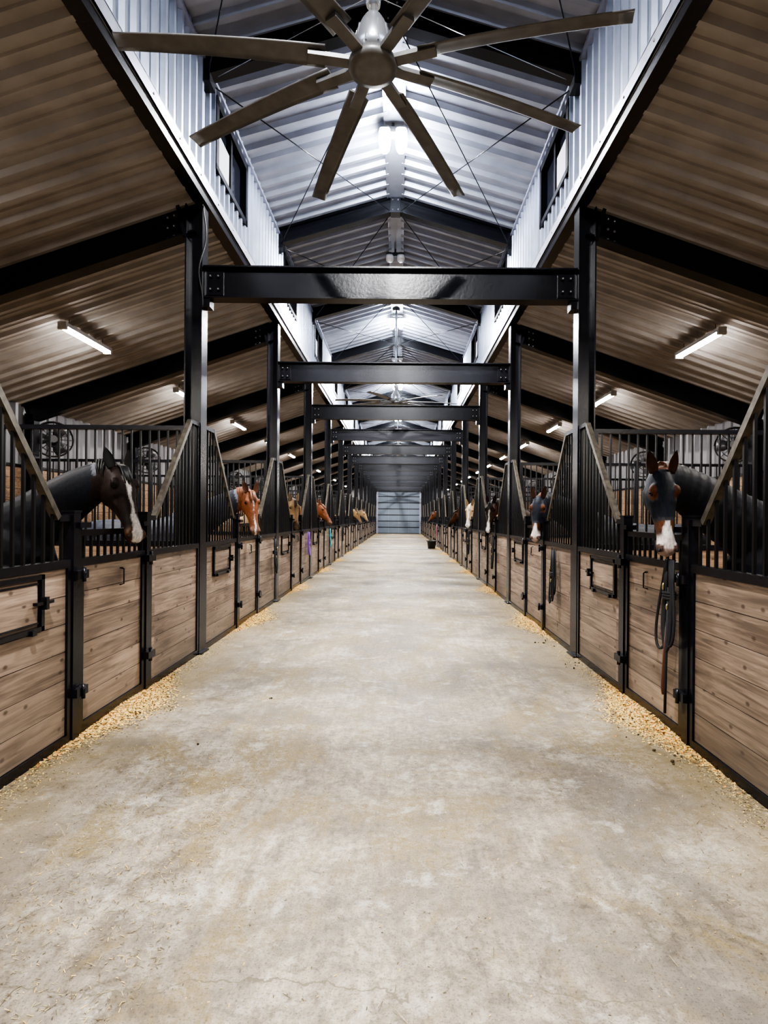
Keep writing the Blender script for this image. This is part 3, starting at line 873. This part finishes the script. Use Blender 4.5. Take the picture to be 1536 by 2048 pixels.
    rr = random.Random(int(yc*10)+sd)
    for i in range(0, NR+1):
        p, t, up, hh, side, ww = samples[i]
        if t < st0 or t > 0.97: continue
        for q in range(4):
            r0 = p+up*(hh-0.012)+side*rr.uniform(-0.012, 0.012)
            sg = 1 if side.dot(V((0, -1, 0))) > 0 else -1
            ln = rr.uniform(0.8, 1.1)
            e.tube([r0, r0+up*0.022+side*sg*0.03, r0-up*0.05*ln+side*sg*(0.055+0.02*ln), r0-up*0.13*ln+side*sg*(0.08+rr.uniform(0, 0.015))], [0.010, 0.012, 0.009, 0.002], key, 5)
    if not mask:
        for q in range(12):
            x0 = rr.uniform(-0.03, 0.03)
            r0 = poll+a*(-0.02)+s*x0
            e.tube([r0, poll+a*0.03+u*0.045+s*x0*1.1, poll+a*0.10+u*0.05+s*x0*1.3, poll+a*rr.uniform(0.15, 0.2)+u*0.045+s*x0*rr.uniform(1, 1.7)], [0.009, 0.010, 0.008, 0.002], key, 5)
    if e.v: child('mane', e)
    return root

BAYC = dict(coat=(0.12, 0.042, 0.016), dark=(0.018, 0.010, 0.008), muz=(0.02, 0.013, 0.012), mane=(0.008, 0.007, 0.007))
DARK = dict(coat=(0.020, 0.011, 0.009), dark=(0.009, 0.006, 0.006), muz=(0.095, 0.042, 0.022), mane=(0.006, 0.006, 0.006), ear=(0.015, 0.010, 0.010))
CHES = dict(coat=(0.18, 0.062, 0.025), dark=(0.12, 0.042, 0.02), muz=(0.16, 0.08, 0.055), mane=(0.15, 0.055, 0.022))
BUCK = dict(coat=(0.33, 0.22, 0.12), dark=(0.20, 0.12, 0.07), muz=(0.10, 0.07, 0.055), mane=(0.05, 0.03, 0.02))
PALO = dict(coat=(0.44, 0.30, 0.17), dark=(0.35, 0.23, 0.14), muz=(0.42, 0.30, 0.24), mane=(0.55, 0.46, 0.34))
RUGK = (0.012, 0.014, 0.021); RUGG = (0.035, 0.04, 0.055)
def px(x, y, Y):   # photo measurement -> world position at depth Y (where each horse's poll stands)
    return V((CAMX+(x-800)*Y/F, Y, CAMZ+(1034-y)*Y/F))
horse(-1, Y1-BAY+2.15, px(240, 938, 4.80), (0.82, -0.57), 0.50, DARK, 0.0125, rug=RUGK, blaze=0.028, rugv=0.84, hs=1.07)
horse(1, Y1-BAY+1.95, px(1326, 938, 4.17), (-0.12, -1.0), 0.26, BAYC, 0.0125, mask=True, rug=RUGK, blaze=0.036, whitemuz=True, rugv=0.95, hs=0.98)
horse(-1, Y1+2.0, px(502, 986, 8.55), (0.55, -0.85), 0.42, CHES, 0.017, rug=RUGG, blaze=0.010, rugv=0.8)
horse(1, Y1+2.0, px(1076, 992, 8.15), (-0.5, -0.85), 0.30, BAYC, 0.017, mask=True, rug=RUGK, blaze=0.03, whitemuz=True, rugv=0.95, hs=1.02)
horse(-1, Y1+6.0, px(588, 1002, 12.6), (0.45, -0.9), 0.40, BUCK, 0.02)
horse(1, Y1+6.0, px(981, 1003, 12.2), (-0.45, -0.9), 0.34, BAYC | dict(coat=(0.035, 0.014, 0.009)), 0.02, blaze=0.025)
horse(-1, Y1+10.0, px(642, 1010, 16.55), (1.0, -0.25), 0.60, CHES, 0.022)
horse(1, Y1+10.0, px(939, 1009, 16.3), (-0.4, -0.9), 0.35, PALO, 0.022, blaze=0.05)
horse(1, Y1+14.0, px(915, 1020, 20.5), (-1.0, -0.2), 0.65, BAYC, 0.025)
horse(-1, Y1+22.0, px(714, 1022, 28.6), (0.9, -0.5), 0.5, PALO, 0.028)
horse(-1, Y1+26.0, px(728, 1023, 32.6), (0.9, -0.5), 0.5, BUCK, 0.028)
horse(1, Y1+26.0, px(867, 1024, 32.6), (-1.0, -0.2), 0.6, BAYC, 0.028)

# ------------------------------------------------------------------ ropes / tack
def rope(sd, y, z0, z1, mat, seed, loops=4, strap=False):
    rr = random.Random(seed)
    b = MB([mat, 'brass', 'leather', 'bar'])
    x = sd*(2.185-0.06)
    b.tube([(sd*2.15, y, z0-0.01), (x-sd*0.03, y, z0), (x-sd*0.03, y, z0+0.04)], 0.008, 'bar', 6)
    for i in range(loops):
        zb = z1+(z0-z1)*rr.uniform(0, 0.3); w = rr.uniform(0.06, 0.13); dx = rr.uniform(0.0, 0.035); sk = rr.uniform(-0.06, 0.06)
        if strap and i == 0: w = 0.17; sk = 0.10; zb = z1
        pts = []
        for j in range(21):
            t = j/20; an = PI*t
            yy = y-w*math.cos(an)*math.sin(an*0.9+0.25)**0.6*1.0+sk*math.sin(an)
            zz = z0-(z0-zb)*math.sin(an)**0.75
            pts.append((x-sd*(dx+0.015*math.sin(an)), yy, zz))
        b.tube(pts, 0.0105, mat, 7)
    zc = z0-(z0-z1)*0.42
    for k in range(3):
        b.tube([(x-sd*(0.02+0.035*math.sin(2*PI*j/12)), y+0.06*math.cos(2*PI*j/12), zc+0.02*k) for j in range(13)], 0.011, mat, 7)
    b.ellipsoid((x-sd*0.05, y+0.03, zc+0.08), (0.010, 0.011, 0.03), 'brass', 8, 6)
    b.ellipsoid((x-sd*0.05, y-0.03, zc-0.06), (0.010, 0.011, 0.025), 'brass', 8, 6)
    if strap:
        b.tube([(x-sd*0.04, y-0.02, z0-0.45), (x-sd*0.05, y, z1-0.05), (x-sd*0.04, y+0.05, z1-0.28), (x-sd*0.035, y+0.045, z1-0.33)], [0.012, 0.014, 0.014, 0.013], 'leather', 6)
        b.tube([(x-sd*0.04, y-0.03, z0-0.2), (x-sd*0.05, y-0.02, z1-0.1), (x-sd*0.05, y-0.01, z1-0.45)], 0.010, mat, 6)
    b.obj('lead_rope')
rope(1, 4.14, 1.29, 0.62, 'rope', 1, 6, True)
rope(1, 7.30, 1.18, 0.38, 'rope', 2, 5)
rope(1, 12.0, 1.18, 0.45, 'rope', 3, 5)
rope(-1, 10.15, 1.18, 0.55, 'rope', 4, 5)
rope(-1, 13.9, 1.2, 0.5, 'purple', 5, 3)
rope(-1, 18.2, 1.2, 0.6, 'teal', 6, 4)
rope(-1, 22.2, 1.2, 0.6, 'rope', 7, 4)
rope(1, 16.2, 1.2, 0.5, 'rope', 8, 4)
rope(1, 30.2, 1.2, 0.5, 'pink', 9, 4)
rope(1, 24.2, 1.2, 0.5, 'rope', 10, 4)

# muck bucket
b = MB(['plastic'])
n = 24
b.loft([[(r*math.cos(2*PI*j/n), r*math.sin(2*PI*j/n), z) for j in range(n)] for z, r in ((0, 0.18), (0.36, 0.23), (0.38, 0.25), (0.40, 0.25), (0.40, 0.225), (0.03, 0.17))], 'plastic')
for q in (-1, 1):
    b.tube([(q*0.24, 0.06, 0.36), (q*0.27, 0.05, 0.43), (q*0.27, -0.05, 0.43), (q*0.24, -0.06, 0.36)], 0.01, 'plastic', 6)
b.obj('muck_bucket', (1.74, 28.6, 0))

# ------------------------------------------------------------------ floor debris
def chip(b, x, y, z, l, w, k, rr):
    an = rr.uniform(0, PI); ti = rr.uniform(-0.5, 0.5)
    d = V((math.cos(an), math.sin(an), ti)).normalized()*l/2; e = V((-math.sin(an), math.cos(an), rr.uniform(-0.4, 0.4))).normalized()*w/2
    c = V((x, y, z+abs(d.z)+abs(e.z)+0.001)); i = len(b.v)
    b.v += [c-d-e, c+d-e, c+d+e, c-d+e]
    b.face([i, i+1, i+2, i+3], k)
b = MB(['shav', 'shavo', 'straw', 'strawd'])
rr = random.Random(3)
for i, y in enumerate(bays):
    if y < -2: continue
    for sd in (-1, 1):
        nn = int(9500/(1+max(0, i-2)*0.6)) if i < 9 else 300
        yc = y+2.0+rr.uniform(-0.1, 0.1)-(0.1 if sd > 0 else -0.05)
        for q in range(nn):
            t = rr.gauss(0, 0.42); x = 2.165-abs(rr.gauss(0, 0.13))*(1.3-min(1, abs(t)))
            hgt = 0.035*max(0, 1-(2.17-x)/0.18)*max(0, 1-abs(t)/0.7)*rr.random()
            sz = rr.uniform(0.006, 0.02)
            k = rr.choices(['shav', 'shavo', 'straw'], [6, 1.8 if x > 2.05 else 0.4, 1.2])[0]
            chip(b, sd*x, yc+t, hgt, sz, sz*0.6, k, rr)
        for q in range(nn//3):
            chip(b, sd*(2.15-abs(rr.gauss(0, 0.10))), y+rr.uniform(0, 4), 0, rr.uniform(0.005, 0.014), 0.005, rr.choice(['shav', 'straw', 'strawd']), rr)
b.obj('wood_shavings')
b = MB(['straw', 'strawd', 'shav'])
for q in range(7500):
    y = 0.8+rr.random()**1.7*22
    x = rr.uniform(-2.05, 2.05) if rr.random() < 0.55 else math.copysign(2.1-abs(rr.gauss(0, 0.45)), rr.random()-0.5)
    if rr.random() < 0.10:
        chip(b, x, y, 0, rr.uniform(0.02, 0.07), 0.002, rr.choice(['straw', 'strawd', 'strawd']), rr)
    else:
        chip(b, x, y, 0, rr.uniform(0.003, 0.012), 0.004, rr.choice(['straw', 'shav', 'strawd', 'strawd']), rr)
for q in range(2000):
    chip(b, -0.7-abs(rr.gauss(0.3, 0.4)), rr.gauss(2.5, 0.8), 0, rr.uniform(0.004, 0.024), 0.0026, rr.choice(['straw', 'shav', 'straw', 'strawd']), rr)
b.obj('hay_litter')
b = MB(['dung'])
for (cx, cy, nn, sp) in ((-1.98, 4.55, 16, 0.08), (-1.25, 3.9, 1, 0.01), (-0.98, 4.9, 2, 0.02), (1.98, 7.2, 9, 0.06), (1.98, 6.1, 7, 0.06), (1.98, 4.3, 8, 0.07), (-1.8, 2.65, 2, 0.03), (1.95, 3.75, 8, 0.06)):
    for i in range(nn):
        s = rr.uniform(0.004, 0.011)
        x = cx+rr.gauss(0, sp)
        x = max(-2.1, min(2.1, x))
        b.ellipsoid((x, cy+rr.gauss(0, sp*1.6), s*0.8), (s*rr.uniform(0.7, 1.5), s*rr.uniform(0.7, 1.5), s*0.8), 'dung', 6, 4)
b.obj('manure_clods')

# ------------------------------------------------------------------ world + camera
w = bpy.data.worlds.new('World'); bpy.context.scene.world = w; w.use_nodes = True
w.node_tree.nodes['Background'].inputs[0].default_value = (0.01, 0.012, 0.02, 1)
w.node_tree.nodes['Background'].inputs[1].default_value = 0.5

cam = bpy.data.cameras.new('camera'); co = bpy.data.objects.new('camera', cam)
bpy.context.scene.collection.objects.link(co)
cam.sensor_fit = 'VERTICAL'; cam.sensor_height = 36.0; cam.sensor_width = 27.0
cam.lens = 36.0*F/2048.0
cam.shift_x = -32/2048.0; cam.shift_y = 10/2048.0
cam.clip_start = 0.05; cam.clip_end = 200
co.matrix_world = Matrix.Translation((CAMX, 0, CAMZ)) @ Matrix.Rotation(PI/2, 4, 'X') @ Matrix.Rotation(0.008, 4, 'Z')
bpy.context.scene.camera = co
sc = bpy.context.scene
sc.view_settings.view_transform = 'AgX'
sc.view_settings.look = 'AgX - High Contrast'
sc.view_settings.exposure = 0.78
